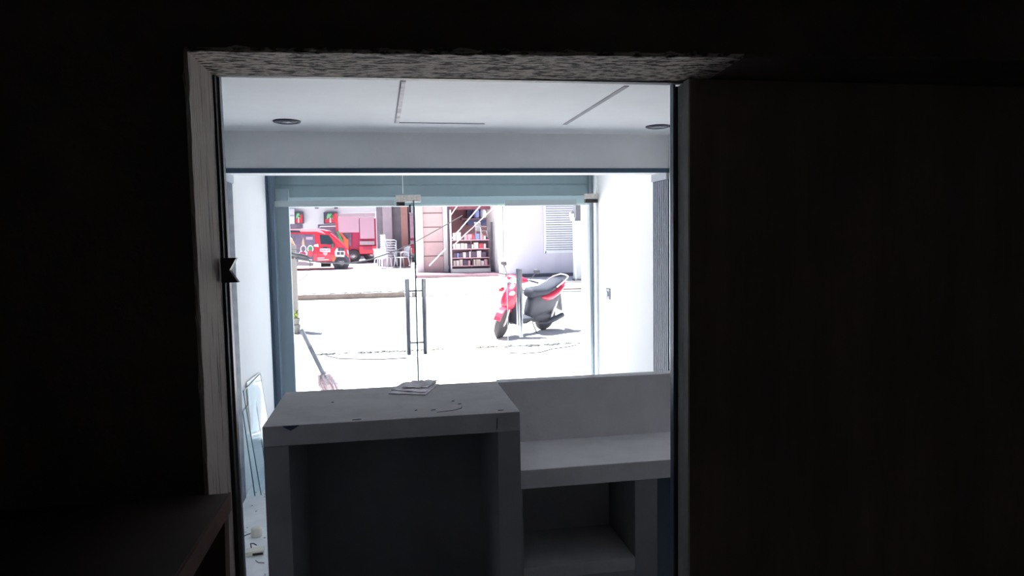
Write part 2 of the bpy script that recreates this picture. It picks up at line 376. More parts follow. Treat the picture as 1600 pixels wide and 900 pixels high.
# glass front
TZ = 1.945                              # underside of the transom glass
dxl, dxm, dxr = X_(640, 318, GY), X_(790.5, 318, GY), XR
struct('trim_10', B((XL, X_(424, 400, GY), GY-.08, GY+.08, 0, 2.55)), M['navy'])
struct('trim_11', B((X_(424, 400, GY), X_(432, 400, GY), GY-.05, GY+.08, 0, 2.55)), M['bluegrey'])
gx0 = X_(432, 400, GY)
struct('trim_12', B((gx0, XR-.0, GY-.02, GY+.02, 2.30, 2.55)), M['bluegrey'])
w = struct('window_1', B((gx0, XR-.001, GY-.005, GY+.005, TZ, 2.30)), M['glass'])
obj('glass_joint', B((dxl-.056, dxl-.051, GY-.008, GY+.008, TZ+.09, 2.30)), M['seam'], w)
w = struct('window_2', B((gx0, dxl-.004, GY-.005, GY+.005, .01, TZ-.004)), M['glass'])
obj('top_rail', B((gx0+.002, dxl-.13, GY-.012, GY+.012, TZ-.012, TZ+.035)), M['rail'], w)
obj('bottom_rail', B((gx0, dxl-.01, GY-.015, GY+.015, 0, .06)), M['rail'], w)
obj('wall_channel', B((XR-.02, XR-.0005, GY-.02, GY+.02, 0, 2.30)), M['seam'], w)
def handle(parent, x, y, z0, z1, side, along):
    """pull bar standing off the pane on two pegs"""
    r = .0165
    o = obj('handle', tube([(x+side[0], y+side[1], z0), (x+side[0], y+side[1], z1)], r, 16), M['steel'], parent, smooth=True)
    for zz in (z0+.09, z1-.09):
        obj('peg', tube([(x, y, zz), (x+side[0], y+side[1], zz)], .007, 8), M['steel'], o)
# open glass door, swung inwards and seen edge on
DW = dxm-dxl-.008
t = tag(thing('door_1', 'frameless glass door standing open, seen edge on', 'door', (dxl+.004, GY, 0)), kind='structure')
obj('glass_pane', B((-.005, .005, -DW, 0, .02, TZ-.01)), M['glass'], t)
obj('pane_edge', B((-.0055, .0055, -DW-.004, -DW, .02, TZ-.01)), M['edge'], t)
hz0, hz1 = .785, 1.355
for s in (-1, 1): handle(t, s*.001, -DW+.07, hz0, hz1, (s*.060, 0), 0)
obj('hinge_patch', B((-.012, .012, -.12, .0, TZ-.075, TZ-.008)), M['black'], t)
obj('floor_pivot', B((-.012, .012, -.12, .02, 0.001, .07)), M['rail'], t)
# closed glass door
t = tag(thing('door_2', 'closed frameless glass door at the right of the shop front', 'door', (dxm, GY, 0)), kind='structure')
dw2 = XR-.022-dxm
obj('glass_pane', B((0, dw2, -.005, .005, .02, TZ-.01)), M['glass'], t)
obj('pane_edge', B((-.003, 0, -.005, .005, .02, TZ-.01)), M['seam'], t)
obj('top_rail', B((-.01, dw2-.17, -.012, .012, TZ-.02, TZ+.028)), M['rail'], t)
for s in (-1, 1): handle(t, .105, 0, .785, 1.375, (0, s*.055), 0)
obj('floor_pivot', B((dw2-.12, dw2, -.015, .015, 0.001, .07)), M['rail'], t)
def patch(x0, x1, y, label, kindn, z0, z1):
    t = thing('patch_fitting', label, 'door fitting', ((x0+x1)/2, y, z0), 0, 'metal patch fittings at the door heads')
    h = (x1-x0)/2
    zz = (z1-z0)
    obj('cover_plate', B((-h, h, -.022, .022, zz*.42 if kindn else zz*.35, zz)), M['plate'], t, bevel=.002)
    if kindn: obj('lock_body', B((-h+.004, h-.004, -.020, .020, 0, zz*.42)), M['black'], t)
    else: obj('clamp_block', B((-h+.005, -h+.075, -.020, .020, 0, zz*.35)), M['black'], t)
patch(X_(618, 310, GY), X_(657, 310, GY), GY-.026, 'pale rectangular metal fitting above the open glass door', 0, TZ-.015, Z_(640, 305, GY))
patch(X_(912, 310, GY), XR-.004, GY-.026, 'metal door fitting with black lower half at the right wall', 1, TZ-.002, Z_(925, 303, GY))
# switch on the right wall
sp = (XR, 5.74, 1.16)
t = thing('wall_switch', 'small grey switch plate on the bright right wall', 'switch', sp)
obj('switch_plate', B((-.010, -.0005, -.05, .05, -.045, .045)), M['alu'], t, bevel=.002)
obj('rocker', B((-.016, -.010, -.02, .025, -.02, .02)), M['rail'], t)

# ---- counter: tall open cabinet, and the lower desk with its upstand
c0 = 2.364; cb = 2.90; cz = 1.05; cx0, cx1 = -.421, .432
t = thing('counter_cabinet', 'tall grey plastered cabinet with open dark niche, in front of the doorway', 'counter', (cx0, c0, 0))
w_ = cx1-cx0; d_ = cb-c0
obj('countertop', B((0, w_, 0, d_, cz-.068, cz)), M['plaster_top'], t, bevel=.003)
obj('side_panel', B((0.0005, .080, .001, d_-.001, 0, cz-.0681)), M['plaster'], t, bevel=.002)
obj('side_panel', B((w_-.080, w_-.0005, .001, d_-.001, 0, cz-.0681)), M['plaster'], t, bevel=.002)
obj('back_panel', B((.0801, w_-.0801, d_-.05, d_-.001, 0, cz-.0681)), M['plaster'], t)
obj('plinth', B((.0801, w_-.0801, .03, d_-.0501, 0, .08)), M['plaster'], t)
obj('chipped_corner', prism([(.062, cz-.001), (.118, cz-.001), (.098, cz-.014), (.088, cz-.018), (.074, cz-.010)], -.0012, .0), M['slatnavy'], t)
obj('crack', prism([(w_-.082, cz-.018), (w_-.079, cz-.018), (w_-.080, cz-.05), (w_-.083, cz-.062), (w_-.084, cz-.05)], -.0012, .0), M['slatnavy'], t)
# chips and scratches on the counter top
for (x, y, a, l) in ((.56, .09, .2, .018), (.50, .10, .8, .012), (.66, .16, .1, .014), (.64, .21, .3, .012), (.30, .02, .1, .03), (.79, .03, 0, .02), (.2, .3, .4, .01)):
    dx, dy = math.cos(a)*l/2, math.sin(a)*l/2
    prism([(x-dx, y-dy-.0015), (x+dx, y+dy-.001), (x+dx*.4, y+dy+.0025), (x-dx*.8, y-dy+.002)], cz+.0002, cz+.002, 'z', (bm := bmesh.new()))
    obj('chip', bm, M['darkwire'], t)
obj('scratch', tube([(.57, .055, cz+.0005), (.63, .07, cz+.0008), (.66, .095, cz+.0008), (.665, .13, cz+.0005)], .0012, 6), M['darkwire'], t)
f0 = 2.509; dz = .792; pY = 2.872
t = thing('reception_desk', 'low grey plastered desk with niches and raised back, right of the cabinet', 'desk', (cx1+.002, f0, 0))
dx = XR-.01-cx1; o_ = cx1+.002
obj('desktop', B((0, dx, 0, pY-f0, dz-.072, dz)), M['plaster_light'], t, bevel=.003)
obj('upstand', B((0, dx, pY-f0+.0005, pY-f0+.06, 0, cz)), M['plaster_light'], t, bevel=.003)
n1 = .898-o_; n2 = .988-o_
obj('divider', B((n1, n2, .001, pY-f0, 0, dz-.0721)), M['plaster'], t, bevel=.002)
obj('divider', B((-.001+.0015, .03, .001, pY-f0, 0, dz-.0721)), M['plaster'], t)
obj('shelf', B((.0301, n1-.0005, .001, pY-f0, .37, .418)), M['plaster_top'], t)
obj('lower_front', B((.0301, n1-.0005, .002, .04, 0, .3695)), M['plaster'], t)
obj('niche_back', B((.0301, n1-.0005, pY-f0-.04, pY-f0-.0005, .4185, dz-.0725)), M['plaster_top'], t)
obj('cabinet_panel', B((n2+.0005, dx, .10, .13, 0, dz-.0725)), M['bluegrey'], t)
# magazines on the counter
pc = at(645, 609, 2.7); pc = Vector((0, 0, EYE)) + (pc-Vector((0, 0, EYE)))*((cz-EYE)/(pc.z-EYE))
def sheet(pts, z, amp, seed, th=.0015):
    rnd = random.Random(seed); bm = bmesh.new(); n = 9; g = []
    a, b, c, d = [Vector((*p, 0)) for p in pts]
    for lay in (0, 1):
        g.append([[bm.verts.new(a.lerp(b, i/n).lerp(d.lerp(c, i/n), j/n) + Vector((0, 0, z + lay*th))) for i in range(n+1)] for j in range(n+1)])
    for j in range(n+1):
        for i in range(n+1):
            h = amp*rnd.random()
            g[0][j][i].co.z += h*.9; g[1][j][i].co.z += h
    fs = []
    for j in range(n):
        for i in range(n):
            fs.append(bm.faces.new((g[1][j][i], g[1][j][i+1], g[1][j+1][i+1], g[1][j+1][i])))
            fs.append(bm.faces.new((g[0][j][i], g[0][j+1][i], g[0][j+1][i+1], g[0][j][i+1])))
    for i in range(n):
        for A, Bv in (((0, i), (0, i+1)), ((n, i), (n, i+1)), ((i, 0), (i+1, 0)), ((i, n), (i+1, n))):
            fs.append(bm.faces.new((g[0][A[0]][A[1]], g[0][Bv[0]][Bv[1]], g[1][Bv[0]][Bv[1]], g[1][A[0]][A[1]])))
    bmesh.ops.recalc_face_normals(bm, faces=fs); return bm
def onc(x, y):
    v = at(x, y, 2.7); v = Vector((0, 0, EYE)) + (v-Vector((0, 0, EYE)))*((cz-EYE)/(v.z-EYE)); return (v.x, v.y)
t = thing('paper_leaflets', 'crumpled white paper leaflets lying on the grey cabinet top', 'papers', (0, 0, cz))
obj('bottom_sheet', sheet([onc(607, 616), onc(665, 618), onc(686, 601), onc(630, 602)], .0008, .001, 1, .003), M['paper'], t)
obj('middle_sheet', sheet([onc(611, 612), onc(664, 616), onc(683, 600), onc(632, 600)], .0055, .004, 2), M['paper'], t)
obj('top_sheet', sheet([onc(628, 611), onc(668, 611), onc(684, 599.5), onc(646, 600)], .0115, .006, 3), M['paper'], t)

# ---- things on the left side of the shop floor
def gsheet(Y0, Y1, z, xb_, xt, label, nm='glass_sheet'):
    t = thing(nm, label, 'glass sheet', (xb_, Y0, 0), 0, 'glass sheets leaning on the left wall')
    L = Y1-Y0; th = .006; dx_ = xt-xb_
    def plank(a, b, m, name, e=.0):   # y range
        bm = bmesh.new(); P = []
        for yy in (a, b):
            P += [bm.verts.new(p) for p in ((0, yy, 0.001), (th, yy, 0.001), (dx_+th, yy, z), (dx_, yy, z))]
        for f in ((0,1,2,3), (7,6,5,4), (0,4,5,1), (1,5,6,2), (2,6,7,3), (3,7,4,0)): bm.faces.new([P[i] for i in f])
        bmesh.ops.recalc_face_normals(bm, faces=bm.faces[:]); obj(name, bm, m, t)
    plank(.004, L-.004, M['clear'], 'pane'); plank(0, .004, M['edge'], 'near_edge'); plank(L-.004, L, M['edge'], 'far_edge')
    obj('top_edge', B((dx_-.001, dx_+th+.001, .0, L, z, z+.005)), M['edge'], t)
gsheet(4.72, 5.34, .69, -.868, -.950, 'clear glass sheet with dark edges leaning on the left wall, taller one')
gsheet(4.71, 5.15, .56, -.905, -.957, 'lower clear glass sheet behind the taller one at the left wall')
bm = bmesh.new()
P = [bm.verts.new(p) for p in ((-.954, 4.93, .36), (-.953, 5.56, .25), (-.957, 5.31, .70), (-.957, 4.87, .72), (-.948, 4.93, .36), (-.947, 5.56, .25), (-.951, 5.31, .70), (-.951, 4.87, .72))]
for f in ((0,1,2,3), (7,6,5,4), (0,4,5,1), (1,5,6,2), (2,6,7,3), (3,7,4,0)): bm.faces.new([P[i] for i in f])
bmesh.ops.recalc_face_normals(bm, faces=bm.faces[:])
tag(obj('white_patch', bm, M['whitepatch']), 'bright white four sided patch on the left wall behind the glass sheets', 'board')  # thin white four-sided sheet set just off the wall
def onf(x, y):
    v = at(x, y, 4); v = Vector((0, 0, EYE)) + (v-Vector((0, 0, EYE)))*((-EYE)/(v.z-EYE)); return v
a = onf(401, 838)
t = thing('lamp_holder', 'cream plastic lamp holder with a dark wire on the floor', 'lamp holder', a)
obj('body', lathe([(.028, 0), (.030, .012), (.030, .045), (.026, .05), (.012, .052)], 20), M['cream'], t, smooth=True)
obj('wire', tube([(-.028, 0, .02), (-.05, -.005, .016), (-.085, -.02, .006)], .003, 6), M['darkwire'], t)
obj('plug_tip', lathe([(.007, 0), (.007, .012), (.003, .014)], 10, c=(-.088, -.022, 0)), M['darkwire'], t)
a = onf(399, 866)
t = thing('junction_box', 'small beige socket box with an open dark slot lying on the floor', 'socket', a, .12)
obj('box', B((-.045, .045, -.03, .03, .001, .028)), M['cream'], t, bevel=.004)
obj('slot', B((-.012, .04, -.0315, -.030, .006, .019)), M['black'], t)
obj('loose_wire', tube([(-.02, .02, .028), (-.024, .04, .045), (-.01, .07, .03), (.004, .05, .028)], .003, 6), M['darkwire'], t)
a = onf(404, 880)
tag(obj('wire_offcut', tube([a+Vector((-.02, .03, .003)), a+Vector((.0, .0, .003)), a+Vector((.03, -.01, .003))], .002, 6), M['darkwire']), 'thin curled wire offcut on the floor nearest the socket box', 'wire')
rnd = random.Random(11); bm = bmesh.new()
for i in range(46):
    x = rnd.uniform(-.93, -.5); y = rnd.uniform(3.4, 4.8); s = rnd.uniform(.003, .009)
    prism([(x, y), (x+s, y+s*.3), (x+s*.8, y+s), (x-s*.3, y+s*.7)], .0004, .003, 'z', bm)
tag(obj('plaster_crumbs', bm, M['postgrey']), 'small grey crumbs of plaster scattered over the floor', 'debris', kind='stuff')
# mop standing at the fixed glass
mt = at(471, 515, 6.30); mb = at(503, 580, 6.42); dd = (mb-mt)
foot = mb + dd*((mb.z-.02)/(-dd.z))
t = thing('string_mop', 'string mop with grey handle and red white head, standing at the left glass', 'mop', foot)
P1 = mt-foot; P2 = mb-foot; Pm = P1.lerp(P2, .38)
obj('handle_grip', tube([P1, Pm], .020, 10), M['hub'], t)
obj('handle', tube([Pm, P2], .020, 10), M['mopgrey'], t)
obj('ferrule', tube([P2, P2.lerp(Vector((0, 0, 0)), .1)], [.02, .045], 12), M['hub'], t)
bm = bmesh.new(); rnd = random.Random(4); base = P2.lerp(Vector((0, 0, 0)), .06)
for i in range(60):
    a = rnd.uniform(0, 2*PI); r0 = .055*rnd.random()**.5; r1 = r0*1.25+.025
    d = Vector((math.cos(a), math.sin(a)*.6, 0))
    tube([base+d*r0*.9, base.lerp(Vector((0, 0, 0)), .2)+d*(r1+.012), base.lerp(Vector((0, 0, 0)), .6)+d*r1*1.05, Vector((0, 0, .008))+d*r1*1.1], .011, 5, bm)
tag(obj('mop_head', bm, M['mopstr'], t), kind='stuff')
# rolling shutter outside the glass
t = thing('rolling_shutter', 'grey roller shutter rolled up above the shop doors', 'shutter', (0, 6.22, 0))
bm = bmesh.new(); sx0, sx1 = X_(432, 450, 6.2)-.06, XR-.03
for i in range(5):
    z = 2.02+i*.105
    prism([(z, 0), (z, .0)], 0, 1) if False else None
    bx(bm, sx0, sx1, .0, .02, z, z+.095); bx(bm, sx0, sx1, .006, .016, z+.095, z+.105)
obj('shutter_slats', bm, M['shut'], t, bevel=.003)
obj('bottom_bar', B((sx0, sx1, -.01, .03, 1.935, 2.018)), M['shutbar'], t, bevel=.003)
obj('guide_rail', B((X_(432, 450, 6.2), X_(457, 450, 6.2), -.06, -.011, 0, 2.085)), M['teal'], t)
obj('guide_rail', B((XR-.03, XR-.005, -.03, .04, 0, 2.55)), M['rail'], t)
obj('head_box', B((X_(432, 450, 6.2)-.1, XR+.1, .035, .42, 2.25, 2.72)), M['shut'], t)

# ================================================================== SETTING: the street
RZ, KY = -.10, 21.6
NK = 10.55
struct('wall_facade', B((-7, XL-.001, 1.8, 6.6, -.1, 4.2), (XR+.001, 9, 1.8, 6.6, -.1, 4.2), (XL, XR, 6.1, 6.6, 2.72, 4.2)), M['bwhite'])
struct('pavement', B((-20, 22, GY+.301, NK, -.3, -.005)), M['pave'])
struct('road', B((-40, 45, NK, KY, -.4, RZ)), M['road'])
bm = prism([(KY, -.4), (60, -.4), (60, .05+(60-KY)*.025), (KY+.12, .05), (KY, .03)], -40, 45, 'x')
struct('parking_lot', bm, M['pave'])
def lotz(y): return .05+(y-KY-.12)*.025
struct('kerb', B((-40, X_(632, 462, KY), KY-.03, KY-.001, RZ, .06)), M['kerb'])
# near kerb with grit and weeds
bm = bmesh.new(); rnd = random.Random(9)
for (xa_, xb_, n_) in ((495, 545, 14), (560, 640, 46), (640, 690, 12), (745, 775, 14), (785, 862, 46), (862, 905, 12)):
    for i in range(n_):
        x = X_(rnd.uniform(xa_, xb_), 548, NK-.05); y = NK-.06+rnd.gauss(0, .03); s = rnd.uniform(.02, .05)
        lathe([(s, 0), (s*.7, s*.5), (s*.1, s*.7)], 5, bm, (x, y, -.005))
tag(obj('kerb_grit', bm, M['gravel']), 'grey grit and dry leaves gathered along the near kerb', 'debris', kind='stuff')
bm = bmesh.new()
for i in range(40):
    x = X_(rnd.uniform(470, 635), 462, KY); s = rnd.uniform(.04, .12)
    lathe([(s, 0), (s*.7, s*.3), (s*.1, s*.4)], 5, bm, (x, KY+.2+rnd.random()*.25, .052))
tag(obj('rubble', bm, M['gravel']), 'loose pale rubble lying along the far kerb', 'rubble', kind='stuff')
# cracks / joints drawn by real narrow grooves of mortar in the pavement
def groove(pts, w, z, label):
    tag(obj('ground_cable', tube([Vector((p[0], p[1], z+w)) for p in pts], w, 6), M['cablegrey']), label, 'cable')
def ong(x, y, z):
    v = at(x, y, 4); v = Vector((0, 0, EYE)) + (v-Vector((0, 0, EYE)))*((z-EYE)/(v.z-EYE)); return v
groove([ong(*p, -.005) for p in ((500, 550), (512, 557), (530, 561), (565, 562), (600, 562), (635, 560))], .008, -.005, 'thin grey cable lying on the pavement left of the open door')
groove([ong(*p, -.005) for p in ((796, 552), (820, 553), (845, 551), (862, 546), (885, 543), (900, 540))], .007, -.005, 'thin grey cable lying on the pavement in front of the scooter')
# opposite sidewalk strip and driveway line
struct('trim_13', B((X_(868, 445, 23.3), X_(945, 445, 23.3), 23.2, 23.5, .08, .125)), M['crack'])
struct('trim_14', B((X_(805, 445, KY), X_(950, 445, KY), KY-.02, KY-.001, -.02, .02)), M['kerb'])

# ---- cream gate post, potted plant
pb = ong(460, 512, -.005)
GP = 14.2
gx = X_(449, 450, GP); gx2 = X_(464, 450, GP)
t = thing('gate_post', 'cream painted gate post at the left edge of the glass', 'post', ((gx+gx2)/2, GP, 0))
hw = (gx2-gx)/2
obj('shaft', B((-hw, hw, -.12, .14, RZ, Z_(455, 383, GP))), M['creampost'], t, bevel=.008)
obj('cap', prism([(-hw-.0, Z_(455, 383, GP)), (hw*.9, Z_(455, 383, GP)), (hw*.3, Z_(455, 373, GP)), (-hw*.2, Z_(455, 370, GP)), (-hw, Z_(455, 374, GP))], -.06, .08), M['skin'], t)
a = at(461, 508, GP-.35); a.z = RZ
pl = thing('potted_plant', 'small yellow green plant in a grey pot beside the cream post', 'plant', (a.x, a.y, RZ))
pz = max(.01, Z_(461, 508, GP-.35)-RZ)
obj('saucer', lathe([(.08, 0), (.10, pz+.004), (.09, pz+.005)], 16), M['pot'], pl)
obj('pot', lathe([(.07, pz+.006), (.10, pz+.13), (.09, pz+.13)], 16), M['pot'], pl)
bm = bmesh.new(); rnd = random.Random(2)
for i in range(34):
    a_ = rnd.uniform(0, 2*PI); l = rnd.uniform(.09, .22); h = rnd.uniform(.07, .19)
    b0 = Vector((rnd.gauss(0, .02), rnd.gauss(0, .02), pz+.12)); tip = b0+Vector((math.cos(a_)*l*.7, math.sin(a_)*l*.7, h))
    s = Vector((-math.sin(a_), math.cos(a_), 0))*.012; mid = b0.lerp(tip, .55)+Vector((0, 0, .02))
    vs = [bm.verts.new(p) for p in (b0, mid+s, tip, mid-s)]; bm.faces.new(vs)
obj('leaves', bm, M['leaf'], pl)
obj('stick', tube([at(457, 497, GP-.35)-Vector((pl.location)), at(466, 484, GP-.35)-Vector(pl.location)], .008, 6), M['cablegrey'], pl)
# cables hung from the post
t = thing('cable_bundle', 'bundle of grey cables looping down by the cream post', 'cable', (gx2, GP-.3, 0))
def rel(p, o): return p-Vector(o.location)
YC = GP-.3
def poly(pts, Y): return [rel(at(*p, Y), t) for p in pts]
obj('thick_cable', tube(poly(((449, 393), (460, 397), (470, 399), (478, 401), (483, 404)), YC), [.015, .025, .036, .032, .016], 8), M['cablegrey'], t)
obj('looped_cable', tube(poly(((449, 399), (462, 402), (474, 405), (482, 405), (485, 411), (484, 420), (480, 429), (473, 436), (466, 439)), YC), .008, 8), M['cablegrey'], t)
obj('thin_cable', tube(poly(((450, 389), (461, 389.5), (468, 391)), YC), .006, 8), M['cablegrey'], t)
a0, a1, a2 = at(449, 402, YC), at(545, 411, 13.5), at(640, 384, 17)
pts = [a0.lerp(at(500, 410, 15), i/6) for i in range(6)] + [at(500, 410, 15), at(545, 411.5, 16), at(580, 405, 17), at(610, 395, 18), at(640, 383, 19), at(692, 354, 21), at(722, 337, 23)]
tag(obj('overhead_cable', tube(pts, .015, 8), M['cablegrey']), 'pale cable running from the cream post up across the storefront', 'cable')
Yr = 24.5
for i, (p, q, r_, lab) in enumerate((((704, 337), (715, 321), .022, 'short steep white rope at the top left of the grocery front'),
        ((707, 372), (751, 321), .028, 'long white rope slanting across the middle of the grocery front'),
        ((708, 384), (768, 328), .024, 'lowest white rope slanting across the grocery shelves'),
        ((671, 415), (696, 389), .026, 'white rope slanting from the foot of the pink pillar'))):
    A, Q = at(*p, Yr), at(*q, Yr+1.2)
    if i < 3: Q = A + (Q-A)*2.2
    else: Q = A+(Q-A)*1.0
    tag(obj('guy_rope', tube([A, Q], r_*.65, 8), M['rope']), lab, 'rope', 'white ropes over the storefront')

# ================================================================== right house
HY = 26.0
hx0, hx1 = X_(788.5, 430, HY), X_(1100, 430, HY)
t = thing('lilac_house', 'pale lilac rendered house with louvred window across the street', 'building', (hx0, HY, lotz(HY)))
Lw = hx1-hx0; hz = lotz(HY)
obj('wall', B((0, Lw, 0, 1.9, -.02, 6.5)), M['lilac'], t)
obj('skirting', B((.02, Lw, -.03, -.001, -.02, .13)), M['lilacbase'], t)
wx0, wx1 = X_(851, 390, HY)-hx0, X_(921, 390, HY)-hx0; wz0, wz1 = Z_(880, 393, HY)-hz, Z_(880, 290, HY)-hz
wn_ = obj('louvred_window', B((wx0, wx1, -.03, -.001, wz0, wz1)), M['louvregap'], t)
bm = bmesh.new(); n = int((wz1-wz0)/.085)
for i in range(n):
    z = wz0+.03+i*.085; prism([(-.03, z), (-.085, z-.015), (-.08, z+.03), (-.03, z+.055)], wx0+.04, wx1-.04, 'x', bm)
obj('louvre_blades', bm, M['louvre'], wn_)
obj('frame', B((wx0-.03, wx0+.04, -.09, -.03, wz0-.05, wz1), (wx1-.04, wx1+.03, -.09, -.03, wz0-.05, wz1), (wx0, wx1, -.09, -.03, wz0-.05, wz0+.03)), M['louvre'], wn_)
# utility pole
PY = 23.9
ux0, ux1 = X_(898, 430, PY), X_(915.5, 430, PY); uc = (ux0+ux1)/2; uh = (ux1-ux0)/2; uz = lotz(PY)
t = thing('utility_pole', 'square concrete utility pole painted white below, in front of louvred window', 'pole', (uc, PY, uz))
zc = Z_(906, 345, PY)-uz
obj('painted_base', B((-uh, uh, -uh, uh, 0, zc)), M['polew'], t)
obj('upper_shaft', B((-uh*.92, uh*.92, -uh*.92, uh*.92, zc, 7.5)), M['poleg'], t)
obj('foot', B((-uh*1.15, uh*1.35, -uh*1.2, uh, -.01, .07)), M['poleg'], t)
m_ = obj('meter_bracket', B((-uh-.12, -uh, -.12, .05, zc+.0, zc+.12), (-uh-.16, -uh-.05, -.14, .02, zc+.12, zc+.30)), M['louvre'], t)
obj('lamp_cap', lathe([(.05, 0), (.07, .03), (.03, .09)], 12, c=(-uh-.10, -.14, zc+.25)), M['lilacbase'], m_)

# ================================================================== storefront across the street
SY = 29.0
def fx(x, y=400, Y=SY): return X_(x, y, Y)
def fz(y, x=740, Y=SY): return Z_(x, y, Y)
sz = lotz(SY)
t = thing('grocery_building', 'open grocery storefront with white pillars and dark maroon interior', 'building', (fx(652), SY, sz))
o0 = Vector((fx(652), SY, sz))
def sb(nm, x0, x1, y0, y1, z0, z1, m, par=t, bev=0):
    return obj(nm, B((x0-o0.x, x1-o0.x, y0-o0.y, y1-o0.y, z0-o0.z, z1-o0.z)), m, par, bevel=bev)
sb('pillar', fx(768), hx0-.02, SY-2.9, SY+1.3, lotz(SY-2.9)-.02, 6.3, M['bwhite'])
sb('door_post', fx(767.5, 400, 28.2), fx(770, 400, 28.2), 28.1, 28.2, lotz(28)-.02, Z_(769, 347, 28.2), M['decalk'])
sb('porch_floor', fx(640, 423, 31), fx(768), SY-2.2, SY+8, sz-.04, sz+.06, M['pinkfloor'])
sb('back_wall', fx(652, 400, 34), fx(775, 400, 34), 33.8, 34, sz+.05, 6.4, M['brownin'])
sb('inner_ceiling', fx(652), fx(768), SY, 34, 3.85, 4.0, M['maroon'])
sb('side_wall', fx(700, 400, 30)-.2, fx(700, 400, 30)-.05, 30.4, 34, sz+.05, 4.3, M['brownin'])
sb('blue_window', fx(730, 340, 33.7), fx(768, 340, 33.7), 33.6, 33.75, Z_(740, 352, 33.7), Z_(740, 325, 33.7), M['navyglass'])
sb('fascia', fx(697), fx(770), SY+.1, SY+.3, Z_(740, 327, SY), 6.4, M['maroon'])
# pink tiled pillar
p = sb('tiled_pillar', fx(662.5), fx(693), SY+.1, SY+1.0, sz+.05, 6.4, M['pinktile'])
for yy in (333, 355, 378, 400): z = Z_(677, yy, SY+.1)-o0.z; obj('tile_joint', B((fx(662.5)-o0.x, fx(693)-o0.x, .085, .0995, z-.018, z+.018)), M['joint'], p)
sb('white_pillar', fx(651.5), fx(662), SY, SY+.6, sz+.05, 6.4, M['bwhite'])
sb('white_pillar', fx(693.5), fx(700), SY, SY+.6, sz+.05, 6.4, M['bwhite'])
for x, m, n, Yp_ in ((702, 'decalk', 'dark_pole', 28.5), (705, 'rope', 'white_pole', 28.3)):
    q = at(x, 400, Yp_); obj(n, tube([(q.x-o0.x, Yp_-SY, .05), (q.x-o0.x, Yp_-SY, 3.2 if n == 'dark_pole' else Z_(x, 328, Yp_)-sz)], .035, 10), M[m], t)
sb('counter_front', fx(706, 420, 28.0), fx(767, 420, 28.0), 28.05, 28.35, sz+.02, Z_(740, 420, 28.0), M['bwhite'])
# grocery rack
RY = 28.15
rx0, rx1 = X_(707, 400, RY), X_(766.5, 400, RY)
levels = [Z_(740, y, RY) for y in (415, 402.5, 388.5, 374.5)]
t = thing('grocery_rack', 'wide low shelf rack full of packets in the grocery front', 'shelf rack', ((rx0+rx1)/2, RY+.02, sz+.1))
ro = Vector(t.location)
for z in levels:
    s_ = obj('shelf', B((rx0-ro.x, rx1-ro.x, .22, .62, z-ro.z-.03, z-ro.z)), M['rackpink'], t)
obj('shelf_back', B((rx0-ro.x, rx1-ro.x, .62, .66, 0, levels[-1]+.1-ro.z)), M['rack'], t)
for xx in (rx0, (rx0+rx1)/2, rx1-.04): obj('upright', B((xx-ro.x, xx-ro.x+.04, .24, .30, 0, levels[-1]+.05-ro.z)), M['rack'], t)
rnd = random.Random(21); names = ['white', 'cream', 'pink', 'dark', 'blue', 'red']; hn = {}
rows = ['bottom', 'second lowest', 'second highest', 'top']
ordn = 'first second third fourth fifth sixth seventh eighth ninth tenth eleventh twelfth thirteenth fourteenth fifteenth sixteenth seventeenth eighteenth nineteenth twentieth'.split()
for li, z in enumerate(levels):
    x = rx0+.06; i = 0
    while x < rx1-.16:
        w = rnd.choice((.11, .14, .20)); h = rnd.uniform(.17, .26) if li < 3 else rnd.uniform(.12, .32)
        k = rnd.choices(range(6), (6, 3, 2, 3, 1, 1))[0]
        key = (w, k)
        if key not in hn:
            o = obj('grocery_packet', B((0, w-.02, 0, .14, 0, 1)), PK[k], bevel=.008); hn[key] = o
        else:
            o = hn[key].copy(); C.objects.link(o)
        o.location = (x, RY+.26, z+.001); o.scale = (1, 1, h)
        tag(o, f'{names[k]} packet, {ordn[i]} from the left on the {rows[li]} grocery shelf', 'packet', f'packets on the {rows[li]} grocery shelf')
        x += w; i += 1
# blue water jugs on a ledge inside
for k, (x, lab) in enumerate(((744, 'blue water jug on the ledge inside the grocery, left one'), (755, 'pale blue water jug on the ledge inside the grocery, right one'))):
    q = at(x, 341, 33.2)
    t = thing('water_jug', lab, 'jug', (q.x, 33.2, q.z), 0, 'water jugs in the grocery')
    obj('jug_body', lathe([(.13, .0), (.15, .04), (.15, .30), (.12, .38), (.05, .44), (.05, .50)], 16), PK[4] if k == 0 else M['lens'], t, smooth=True)
    obj('jug_cap', lathe([(.055, .5), (.055, .54), (.02, .55)], 12), PK[0], t)
q = at(750, 341, 33.2)
tag(obj('wall_ledge', B((q.x-.9, q.x+.7, 33.0, 33.6, q.z-.06, q.z-.001)), M['rack']), 'dark ledge carrying the water jugs inside the grocery', 'ledge')

